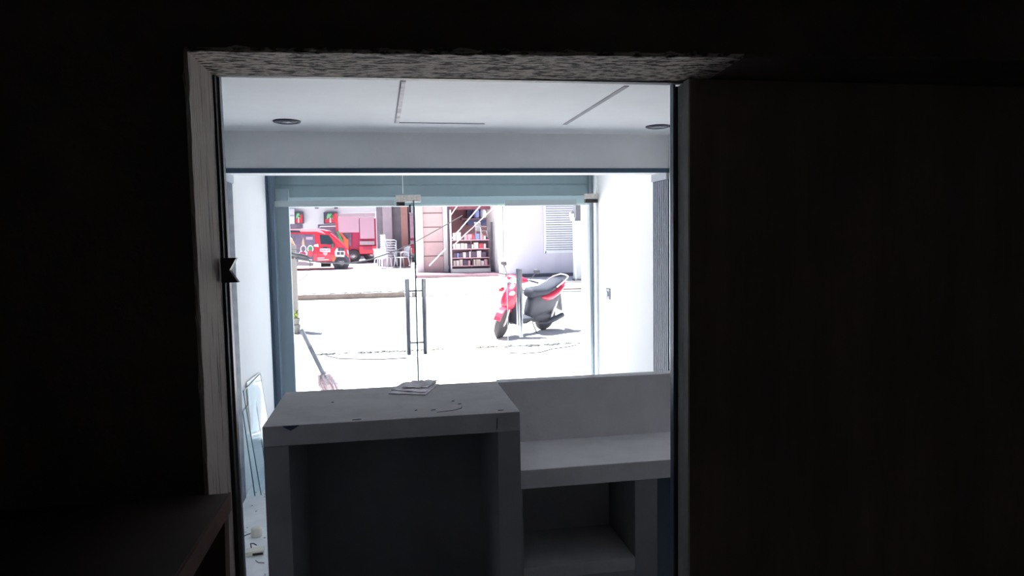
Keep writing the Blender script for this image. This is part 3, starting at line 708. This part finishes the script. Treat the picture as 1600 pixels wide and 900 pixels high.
# left part of that building: grey bay, doorway
LY = 34.5; lz = lotz(LY)
t = thing('grey_building', 'grey stained building bay with dark doorway behind the white chairs', 'building', (X_(600, 400, LY), LY, lz))
o0 = Vector(t.location)
sb('wall', X_(590, 400, LY), X_(628, 400, LY), LY, LY+.4, lz-.05, 6.2, M['greywall'], t)
sb('pillar', X_(599.5, 400, LY-.3), X_(614, 400, LY-.3), LY-.3, LY-.001, lz-.05, 6.2, M['greypink'], t)
sb('salmon_pillar', X_(628, 400, LY-.3), X_(638.5, 400, LY-.3), LY-.3, LY+.2, lz-.05, 6.2, M['orange_tile'], t)
sb('doorway', X_(638.5, 400, LY), X_(660, 400, LY), LY+.5, LY+.6, lz-.05, 6.2, M['dkdoor'], t)
sb('door_leaf', X_(641.5, 400, LY), X_(652, 400, LY), LY+.3, LY+.36, lz, Z_(646, 331, LY), M['dkdoor'], t)
# white backdrop building at the left with signs
FY = 44.0; fzg = lotz(FY)
t = thing('white_building', 'long white building with small wall lamps behind the red van', 'building', (X_(520, 350, FY), FY, fzg))
o0 = Vector(t.location)
sb('wall', X_(430, 400, FY), X_(604, 400, FY), FY, FY+.5, fzg-.1, 7.5, M['bwhite'], t)
for x in (495, 525): q = at(x, 324, FY-.15); obj('wall_lamp', B((q.x-.10-o0.x, q.x+.10-o0.x, -.3, -.001, q.z-.07-o0.z, q.z+.08-o0.z)), M['decalk'], t)
sb('dark_wall_area', X_(497, 360, FY), X_(536, 360, FY), FY-.05, FY-.001, fzg-.05, Z_(515, 351, FY), M['vdark'], t)  # plain dark panel on the lower part of the wall
sb('window_band', X_(451, 355, FY), X_(473, 355, FY), FY-.05, FY-.001, Z_(460, 357, FY), Z_(460, 350.5, FY), M['vdark'], t)
def palm_sign(x0, x1, y0, y1, label):
    q0, q1 = at(x0, y1, FY-.3), at(x1, y0, FY-.3)
    t = thing('palm_sign', label, 'sign', (q0.x, FY-.3, q0.z), 0, 'red palm tree signs')
    w, h = q1.x-q0.x, q1.z-q0.z
    obj('sign_board', B((0, w, .0, .29, 0, h)), M['decalk'], t)
    obj('red_field', B((.08, w-.04, -.02, -.001, .05, h*.42), (w*.62, w-.04, -.02, -.001, h*.42, h*.78)), M['red'], t)
    obj('palm_trunk', prism([(w*.42, h*.08), (w*.54, h*.08), (w*.50, h*.55), (w*.44, h*.55)], -.04, -.021), M['decalw'], t)
    bm = bmesh.new(); cx_, cz_ = w*.45, h*.66
    for a in (-20, 20, 65, 115, 160, 200):
        a = math.radians(a); dx_, dz_ = math.cos(a)*w*.26, math.sin(a)*h*.22
        prism([(cx_, cz_-.06), (cx_+dx_*.6, cz_+dz_*.7-.12), (cx_+dx_, cz_+dz_-.14), (cx_+dx_*.6, cz_+dz_*.7+.12), (cx_, cz_+.08)], -.045-.001*abs(a), -.022, 'y', bm)
    obj('palm_crown', bm, M['palegreen'], t)
palm_sign(460, 473.5, 331, 349.5, 'dark and red sign with a pale palm tree, at the far left')
palm_sign(506, 527, 331.5, 349.5, 'larger dark and red sign with a green palm tree, above the van cab')
q0, q1 = at(447, 349, FY-.4), at(459.5, 326, FY-.4)
t = thing('notice_board', 'white notice board with faint writing at the far left', 'notice board', (q0.x, FY-.4, q0.z))
obj('board', B((0, q1.x-q0.x, 0, .39, 0, q1.z-q0.z)), M['wplastic'], t)
bm = bmesh.new(); w, h = q1.x-q0.x, q1.z-q0.z
for z in (.46, .52, .68, .80, .90): bx(bm, .05, w-.03, -.012, -.001, h*z, h*z+(.03 if z > .6 else .07))
obj('lettering_lines', bm, M['louvregap'], t)

# ---- red food truck
TY = 38.0; gz = lotz(TY)
def tx(x, y=380): return X_(x, y, TY)
def tz_(y, x=560): return Z_(x, y, TY)
t = thing('food_truck', 'red food truck with large pale pink side panels behind the van', 'truck', (tx(560), TY, gz))
o0 = Vector(t.location)
sb('rear_body', tx(534), tx(590), TY+.15, TY+2.2, tz_(398), tz_(341), M['darkred'], t, .05)
sb('side_panel', tx(529.5), tx(562), TY-.05, TY+.1, tz_(363), tz_(338.5), M['pinkpanel'], t, .02)
sb('side_panel', tx(563), tx(585.5), TY-.05, TY+.1, tz_(373), tz_(340), M['pinkpanel'], t, .02)
sb('panel_head', tx(533), tx(587), TY-.08, TY+.2, tz_(339), tz_(333), M['greypink'], t, .02)
sb('dark_recess', tx(533), tx(549), TY+.05, TY+.14, tz_(384), tz_(364), M['vdark'], t)
sb('grey_hatch', tx(562), tx(585), TY+.0, TY+.14, tz_(383), tz_(377), M['greypink'], t)
sb('red_skirt', tx(561), tx(589), TY-.03, TY+.14, tz_(397), tz_(384.5), M['red'], t, .02)
sb('grille', tx(567), tx(582), TY-.05, TY-.031, tz_(390), tz_(385.5), M['darkred'], t)
sb('orange_corner', tx(530), tx(545), TY-.02, TY+.14, tz_(392), tz_(372), M['orange'], t, .1)
obj('green_swoosh', prism([(tx(526)-o0.x, tz_(361)-gz), (tx(530)-o0.x, tz_(361)-gz), (tx(537)-o0.x, tz_(378)-gz), (tx(532)-o0.x, tz_(380)-gz)], -.06, -.021), M['green'], t)
obj('orange_swoosh', prism([(tx(530.5)-o0.x, tz_(363)-gz), (tx(534)-o0.x, tz_(363)-gz), (tx(543)-o0.x, tz_(374)-gz), (tx(540)-o0.x, tz_(377)-gz)], -.06, -.021), M['orange'], t)
obj('cab', B((tx(497)-o0.x, tx(531)-o0.x, .3, 2.1, .5, tz_(352)-gz)), M['vdark'], t, bevel=.15)
obj('cab_pillar', prism([(tx(524)-o0.x, tz_(333)-gz), (tx(528)-o0.x, tz_(333)-gz), (tx(530)-o0.x, tz_(362)-gz), (tx(526)-o0.x, tz_(362)-gz)], .0, .2), M['red'], t)
def wheel(par, cx, cy, cz_, r, wd, name='wheel', hubr=.5):
    o = obj(name, lathe([(r*.55, -wd/2), (r*.93, -wd/2), (r, -wd*.32), (r, wd*.32), (r*.93, wd/2), (r*.55, wd/2)], 28, c=(cx, cy, cz_), axis='y'), M['tyre'], par, smooth=True)
    obj('hub', lathe([(r*hubr, -wd/2-.008), (r*hubr*.8, -wd/2+.01), (r*.2, -wd/2-.01), (r*.02, -wd/2-.015)], 20, c=(cx, cy, cz_), axis='y'), M['hub'], o, smooth=True)
wr = (tz_(386)-tz_(407))/2
wheel(t, tx(552)-o0.x, .1, wr, wr, .3); wheel(t, tx(580)-o0.x, .4, .42, .42, .25); wheel(t, tx(512)-o0.x, .45, .42, .42, .25)
sb('under_chassis', tx(512), tx(588), TY+.4, TY+1.9, gz+.35, tz_(397), M['decalk'], t)

# ---- red van
VY = 33.2; vz = lotz(VY)
vx1 = X_(543.5, 400, VY)
VL = 3.75; VH = Z_(500, 357, VY)-vz; VW = 1.5
t = thing('red_minivan', 'red minivan with white decals and dark side windows, parked across the street', 'van', (vx1, VY+.75, vz))
def V(x, z): return (x, z)
def side(z, top=VH): return -VW/2 + .10*max(0, (z-.95)/(top-.95))
k = VH/1.85
prof = [(0, .35), (0, .62), (-.05, .92), (-.20, 1.10), (-.62, 1.52*k), (-.86, 1.72*k), (-1.1, 1.79*k), (-VL+.3, 1.79*k), (-VL+.04, 1.6*k), (-VL, .9), (-VL, .35)]
bm = bmesh.new(); rings = []
for s in (-1, -.93, .93, 1):
    ring = []
    for x, z in prof:
        y = s*(VW/2 - .10*max(0, (z-.95)/(VH-.95)))
        ins = .05 if abs(s) == 1 else 0
        cx_, cz__ = -VL/2, .95
        ring.append(bm.verts.new((x+(cx_-x)*ins*.35, y, z+(cz__-z)*ins*.7)))
    rings.append(ring)
fs = []
for a, b in zip(rings, rings[1:]):
    for i in range(len(prof)): fs.append(bm.faces.new((a[i], a[(i+1) % len(prof)], b[(i+1) % len(prof)], b[i])))
fs.append(bm.faces.new(rings[0])); fs.append(bm.faces.new(rings[-1])); bmesh.ops.recalc_face_normals(bm, faces=fs)
obj('body', bm, M['red'], t, bevel=.03)
def vpanel(nm, pts, m, off=.012, par=t):
    bm = bmesh.new(); A = [bm.verts.new((x, side(z)-off, z)) for x, z in pts]; Bv = [bm.verts.new((x, side(z)+.012, z)) for x, z in pts]
    n = len(pts); bm.faces.new(A); bm.faces.new(Bv[::-1])
    for i in range(n): bm.faces.new((A[i], Bv[i], Bv[(i+1) % n], A[(i+1) % n]))
    bmesh.ops.recalc_face_normals(bm, faces=bm.faces[:]); return obj(nm, bm, m, par)
def vp(x, y):       # photograph position to van side coordinates
    q = at(x, y, VY); return (q.x-vx1, q.z-vz)
obj('roof', prism([(-.78, 1.73*k), (-1.05, 1.80*k), (-1.15, 1.83*k), (-VL+.35, 1.83*k), (-VL+.2, 1.76*k)], -VW/2+.12, VW/2-.12), M['redpale'], t, bevel=.02)
for yy in (-VW/2+.08, VW/2-.13): obj('roof_rail', B((-VL+.5, vp(470, 360)[0], yy, yy+.05, 1.80*k, 1.87*k)), M['vglass'], t)
vpanel('cab_window', [vp(501, 381.5), vp(519, 382), vp(521, 379), vp(513.5, 367.5), vp(499.5, 367)], M['vglass'])
vpanel('side_window', [vp(449, 385), vp(493, 385), vp(491, 366.5), vp(449, 365.5)], M['vdark'])
vpanel('open_side_door', [vp(449, 408), vp(489, 410), vp(491, 385.5), vp(449, 385.5)], M['vdark'], .014)
vpanel('sill_panel', [vp(449, 415), vp(490, 415.5), vp(490, 410.5), vp(449, 408.5)], M['greypink'])
vpanel('sill_strip', [vp(466, 409), vp(488, 409.8), vp(488, 405.5), vp(466, 405)], M['decalw'], .02)
vpanel('roof_highlight', [vp(449, 362), vp(495, 362), vp(509, 366), vp(503, 361), vp(494, 357.6), vp(449, 357.5)], M['redpale'], .02)  # highlight along the van roof painted as a pale pink strip
vpanel('roof_rack_side', [vp(449, 363.5), vp(470, 363.2), vp(468, 360.5), vp(449, 360)], M['vglass'], .05)
# decals
vpanel('door_lettering', [vp(500, 393), vp(516, 394), vp(516, 388.5), vp(500, 388.5)], M['decalw'], .02)
bm = bmesh.new(); x0_, z0_ = vp(501.2, 393); x1_, z1_ = vp(515, 389.2)
for i, hgt in enumerate((1, .75, .75, 1, .6, .75, 1)):
    xx = x0_+(x1_-x0_)*i/7; bx(bm, xx, xx+.045, side(1)-.030, side(1)-.021, z0_+.03, z0_+.03+(z1_-z0_-.04)*hgt)
obj('letters', bm, M['darkred'], t)
vpanel('emblem_top', [vp(504, 388.3), vp(512, 388.3), vp(511, 386.2), vp(508, 385.2), vp(505, 386.2)], M['decalk'], .02)
vpanel('emblem_bottom', [vp(506, 398), vp(508.5, 399.5), vp(511, 398), vp(512, 394.3), vp(504, 394.3)], M['redpale'], .02)
vpanel('door_stripe', [vp(496, 404), vp(507, 403.5), vp(507, 402.5), vp(496, 402.8)], M['decalw'], .02)
vpanel('door_stripe', [vp(496, 406.8), vp(514, 406.3), vp(514, 405), vp(496, 405.5)], M['decalw'], .02)
def blob(nm, cx_, cy_, rx, ry, m, off):
    vpanel(nm, [vp(cx_+rx*math.cos(2*PI*i/14), cy_+ry*math.sin(2*PI*i/14)) for i in range(14)], m, off)
for cx_, cy_, in ((474, 389), (485, 389)): blob('figure_outline', cx_, cy_, 4.8, 6, M['decalw'], .022); blob('figure_face', cx_, cy_, 3.4, 4.4, M['green'] if cx_ > 480 else M['vdark'], .028)
blob('figure_outline', 474, 396, 7, 4.5, M['decalw'], .020); blob('red_shirt', 485, 396, 4.6, 5, M['red'], .030); blob('dark_shirt', 473, 396.5, 5.4, 3.4, M['darkred'], .026)
vpanel('window_poster', [vp(478, 374.5), vp(488.5, 374.5), vp(488.5, 370), vp(478, 370)], M['pinkpanel'], .022)
vpanel('window_figure', [vp(471.5, 383), vp(476, 383), vp(475, 376), vp(473.5, 371), vp(472, 376)], M['skin'], .022)
vpanel('rear_figure', [vp(450, 381), vp(459, 381), vp(457, 373), vp(453, 369), vp(450, 371)], M['skin'], .022)
vpanel('pillar_highlight', [vp(490, 385), vp(498, 386), vp(497, 381), vp(491, 382.5)], M['decalw'], .022)
# front fender graphic and lamp
vpanel('fender_graphic', [vp(524, 401), vp(538, 401.5), vp(539, 394), vp(536, 388), vp(526, 387.5), vp(523, 393)], M['decalw'], .016)
bm = bmesh.new()
for a, b in ((526.5, 396), (532.5, 396), (528, 390), (533, 390)):
    x0_, z0_ = vp(a, b+2.4); x1_, z1_ = vp(a+4.6, b-2.4); bx(bm, x0_, x1_, side(.8)-.028, side(.8)-.017, z0_, z1_)
obj('graphic_blocks', bm, M['decalk'], t)
vpanel('flame_graphic', [vp(519, 409), vp(523, 408), vp(526, 400), vp(522, 402), vp(521, 398), vp(519.5, 402)], M['orange'], .018)
vpanel('door_gap', [vp(495.3, 412), vp(495.8, 412), vp(496.8, 386), vp(496.2, 386)], M['darkred'], .022)
obj('mirror', B((vp(518, 388)[0], vp(522.5, 388)[0], -VW/2-.16, -VW/2-.02, vp(518, 387.5)[1], vp(518, 380)[1])), M['vglass'], t, bevel=.03)
obj('headlamp', loft([(-.10, .78, .02, .10), (0.0, .76, .06, .10), (.02, .75, .04, .07)]), M['lens'], t, smooth=True).location = (0, -.55, 0)
obj('bumper', B((-.35, .03, -VW/2+.02, VW/2-.02, .28, .50)), M['red'], t, bevel=.04)
wc = vp(533, 414.5)
wheel(t, wc[0], -VW/2+.08, .30, .30, .19); wheel(t, wc[0]-2.35, -VW/2+.08, .30, .30, .19)
wheel(t, wc[0], VW/2-.12, .30, .30, .19); wheel(t, wc[0]-2.35, VW/2-.12, .30, .30, .19)
obj('wheel_arch', lathe([(.36, -.008), (.39, .0), (.39, .05), (.30, .06)], 28, c=(wc[0], -VW/2-.004, .32), axis='y'), M['decalk'], t)
obj('spare_tyre', tube([(vp(507, 414)[0]-.22, 0, .25), (vp(507, 414)[0]+.22, 0, .25)], .16, 14), M['tyre'], t)

# ---- banner post with lettering
q0, q1 = at(589.5, 415, 35.5), at(598.5, 331, 35.5)
t = thing('standing_banner', 'tall narrow white banner with faint vertical writing left of the chairs', 'banner', ((q0.x+q1.x)/2, 35.5, lotz(35.5)))
hw = (q1.x-q0.x)/2; bh = q1.z-lotz(35.5)
obj('panel', B((-hw, hw, 0, .12, 0, bh)), M['bwhite'], t, bevel=.03)
bm = bmesh.new()
for i, zz in enumerate((.78, .74, .64, .58, .52, .46, .40, .30)): bx(bm, -hw*.45, hw*.5, -.012, -.001, bh*zz, bh*zz+.05)
obj('lettering', bm, M['louvregap'], t)
# ---- white monobloc chairs
def chair():
    t = thing('plastic_chair', 'x', 'chair')
    obj('seat', B((-.22, .22, -.21, .22, .42, .45)), M['wplastic'], t, bevel=.012)
    bm = bmesh.new()
    for i in range(5):
        x = -.17+i*.085; prism([(.20, .46), (.225, .46), (.30, .86), (.275, .87)], x-.03, x+.03, 'x', bm)
    prism([(.27, .84), (.30, .84), (.31, .90), (.28, .90)], -.22, .22, 'x', bm); prism([(.20, .44), (.23, .44), (.24, .54), (.21, .54)], -.22, .22, 'x', bm)
    obj('backrest', bm, M['wplastic'], t)
    for s in (-1, 1):
        obj('armrest', tube([(s*.23, -.20, .44), (s*.255, -.22, .62), (s*.26, -.12, .66), (s*.26, .12, .66), (s*.23, .24, .68)], .022, 8), M['wplastic'], t)
        for y0, y1 in ((-.19, -.25), (.19, .26)): obj('leg', tube([(s*.20, y0, .43), (s*.25, y1, 0)], [.03, .02], 8), M['wplastic'], t)
    return t
def dup(root, loc, rz, label, sc=1, group='white plastic chairs'):
    r = root.copy(); C.objects.link(r); r.location = loc; r.rotation_euler = (0, 0, rz); r['label'] = label; r.scale = (sc,)*3; r['group'] = group
    for ch in list(root.children):
        c = ch.copy(); C.objects.link(c); c.parent = r
    return r
ch0 = chair(); CY = 33.4; cg = lotz(CY)
ch0['group'] = 'white plastic chairs'
xx = X_(628, 410, CY); ch0.location = (xx, CY-.25, cg); ch0.rotation_euler = (0, 0, -1.0); ch0.scale = (1.1,)*3
ch0['label'] = 'single white plastic armchair nearest the salmon pillar'
xx = X_(608.5, 410, CY)
word = ('lowest', 'second', 'third', 'fourth', 'fifth', 'topmost')
for i in range(6):
    dup(ch0, (xx, CY+.1+i*.02, cg+i*.115), PI/2+.5, f'white plastic chair, {word[i]} of the tall stack by the grey wall', 1.08, 'stacked white plastic chairs')
dup(ch0, (X_(595.5, 410, CY), CY-.1, cg), 2.6, 'white plastic chair at the left, against the standing banner', 1.0)
q = Z_(748, 371, RY+.4)
dup(ch0, (X_(752, 365, RY+.5), RY+.48, levels[-1]+.011), .6, 'white plastic chair perched on top of the grocery rack', .78)

# ================================================================== scooter
A0 = ong(772, 527.5, RZ); A1 = ong(852, 514.5, RZ)
ax = (A0-A1); ang = math.atan2(ax.y, ax.x); WBs = 1.26
mid = (A0+A1)/2
ang += math.radians(1)
STEER = math.radians(20)
t = thing('motor_scooter', 'red and grey motor scooter parked on its side stand in the street', 'scooter', (mid.x, mid.y, RZ), ang)
t.rotation_euler = (math.radians(-14), 0, ang)
s_ = t
f_, r_x = WBs/2, -WBs/2
def swheel(nm, x, r, wd):
    o = obj(nm, lathe([(r*.70, -wd/2), (r*.88, -wd/2), (r, -wd*.15), (r, wd*.15), (r*.88, wd/2), (r*.70, wd/2)], 32, c=(x, 0, r), axis='y'), M['tyre'], t, smooth=True)
    bm = bmesh.new()
    for k in range(5):
        a = 2*PI*k/5; tube([(x+math.cos(a)*.03, 0, r+math.sin(a)*.03), (x+math.cos(a)*r*.72, 0, r+math.sin(a)*r*.72)], .014, 6, bm)
    lathe([(.04, -.05), (.04, .05)], 16, bm, (x, 0, r), 'y')
    obj('spokes', bm, M['hub'], o)
    return o
swheel('front_wheel', f_, .265, .09); swheel('rear_wheel', r_x, .265, .115)
obj('fork', tube([(f_, .055, .27), (f_-.10, .055, .55)], .02, 8, tube([(f_, -.055, .27), (f_-.10, -.055, .55)], .02, 8)), M['hub'], t)
bm = bmesh.new()
arc = [(f_+.30*math.cos(math.radians(a)), .28+.30*math.sin(math.radians(a))) for a in range(20, 161, 14)]
inn = [(f_+.275*math.cos(math.radians(a)), .28+.275*math.sin(math.radians(a))) for a in range(160, 19, -14)]
obj('front_fender', prism(arc+inn, -.065, .065), M['scred'], t, bevel=.01)
obj('steering_column', tube([(f_-.09, 0, .5), (f_-.30, 0, 1.0)], .035, 10), M['scgrey'], t)
obj('front_cowl', loft([(f_+.0, .60, .04, .05), (f_-.04, .63, .10, .10), (f_-.12, .67, .14, .17), (f_-.20, .74, .16, .22), (f_-.26, .82, .12, .16)], 18), M['scred'], t, smooth=True)
obj('leg_shield', prism([(f_-.22, .97), (f_-.28, .95), (f_-.33, .62), (f_-.36, .30), (f_-.26, .24), (f_-.22, .5), (f_-.17, .62)], -.18, .18), M['scgrey'], t, bevel=.04)
obj('handlebar_cover', loft([(f_-.20, 1.00, .08, .04), (f_-.25, 1.03, .20, .055), (f_-.34, 1.04, .22, .05), (f_-.40, 1.03, .10, .03)], 18, e=2), M['scred'], t, smooth=True)
obj('headlight', loft([(f_-.17, .99, .05, .03), (f_-.19, 1.00, .09, .05), (f_-.22, 1.01, .08, .05)], 14), M['lens'], t, smooth=True)
for s in (-1, 1):
    h = obj('handlebar', tube([(f_-.30, s*.12, 1.04), (f_-.34, s*.27, 1.05), (f_-.40, s*.38, 1.03)], .018, 8), M['scgrey'], t)
    obj('brake_lever', tube([(f_-.29, s*.22, 1.05), (f_-.30, s*.36, 1.02)], .008, 6), M['hub'], h)
    m_ = obj('mirror', loft([(f_-.37, 1.235, .02, .02), (f_-.36, 1.235, .06, .04), (f_-.345, 1.235, .055, .035)], 14), M['scgrey'], t, smooth=True); m_.location = (0, s*.32, 0)
    obj('mirror_stem', tube([(f_-.35, -s*.10, 1.06), (f_-.36, 0, 1.22)], .007, 6), M['scgrey'], m_)
    sg = obj('turn_signal', loft([(f_+.0, .86, .015, .02), (f_-.05, .87, .04, .035), (f_-.1, .88, .03, .03)], 12), M['lampred'] if s < 0 else M['lens'], t, smooth=True); sg.location = (0.0, s*.13, -.03)
obj('footboard', B((r_x+.50, f_-.28, -.15, .15, .27, .34)), M['scgrey'], t, bevel=.03)
obj('lower_frame', tube([(f_-.30, 0, .26), (r_x+.55, 0, .22), (r_x+.30, 0, .30)], .045, 10), M['scgrey'], t)
obj('body_shell', loft([(r_x+.56, .48, .08, .16), (r_x+.50, .50, .13, .22), (r_x+.40, .53, .15, .25), (r_x+.20, .55, .16, .24), (r_x, .58, .16, .22), (r_x-.16, .64, .13, .15), (r_x-.24, .70, .07, .07)], 20), M['scgrey'], t, smooth=True)
obj('tail_fairing', loft([(r_x+.36, .70, .155, .02), (r_x+.24, .68, .172, .07), (r_x+.08, .70, .175, .085), (r_x-.10, .77, .165, .085), (r_x-.24, .85, .13, .06), (r_x-.34, .92, .07, .03)], 20), M['scred'], t, smooth=True)
obj('seat', loft([(r_x+.64, .76, .09, .06), (r_x+.58, .78, .13, .09), (r_x+.42, .79, .15, .075), (r_x+.22, .80, .16, .07), (r_x+.05, .86, .155, .065), (r_x-.12, .93, .14, .05), (r_x-.22, .97, .10, .03)], 20), M['scseat'], t, smooth=True)
obj('grab_rail', tube([(r_x+.02, .16, .88), (r_x-.22, .15, 1.00), (r_x-.36, .10, 1.05), (r_x-.38, 0, 1.06), (r_x-.36, -.10, 1.05), (r_x-.22, -.15, 1.00), (r_x+.02, -.16, .88)], .013, 8), M['hub'], t)
obj('tail_lamp', loft([(r_x-.26, .84, .10, .04), (r_x-.33, .86, .09, .045), (r_x-.36, .87, .05, .03)], 14), M['lampred'], t, smooth=True)
obj('rear_mudguard', prism([(r_x-.18, .66), (r_x-.27, .72), (r_x-.40, .42), (r_x-.43, .34), (r_x-.37, .38), (r_x-.28, .50)], -.07, .07), M['scgrey'], t, bevel=.01)
obj('engine', loft([(r_x+.42, .30, .09, .08), (r_x+.34, .31, .13, .12), (r_x+.14, .30, .14, .12), (r_x, .28, .13, .10), (r_x-.08, .27, .10, .07)], 16), M['scgrey'], t, smooth=True)
obj('exhaust', tube([(r_x+.30, .10, .20), (r_x+.15, .16, .20), (r_x-.05, .18, .26), (r_x-.28, .19, .33)], [.018, .03, .052, .05], 12), M['scgrey'], t, smooth=True)
obj('shock_absorber', tube([(r_x-.02, .13, .30), (r_x-.10, .13, .60)], .028, 10), M['hub'], t)
obj('side_stand', tube([(r_x+.48, .10, .24), (r_x+.42, .24, .005)], .011, 6), M['scgrey'], t)

# handlebars and front wheel turned to the rider's left
for ch in list(s_.children):
    if ch.name.split('.')[0] in ('front_wheel', 'fork', 'front_fender', 'handlebar_cover', 'headlight', 'handlebar', 'mirror', 'steering_column'):
        pv = Vector((f_-.16, 0, 0)); bk = -.06 if ch.name.split('.')[0] in ('handlebar_cover', 'headlight', 'handlebar', 'mirror') else 0; R = Matrix.Rotation(STEER, 4, 'Z')
        ch.matrix_local = Matrix.Translation(pv) @ R @ Matrix.Translation(-pv) @ Matrix.Translation(ch.location+Vector((bk, 0, 0)))
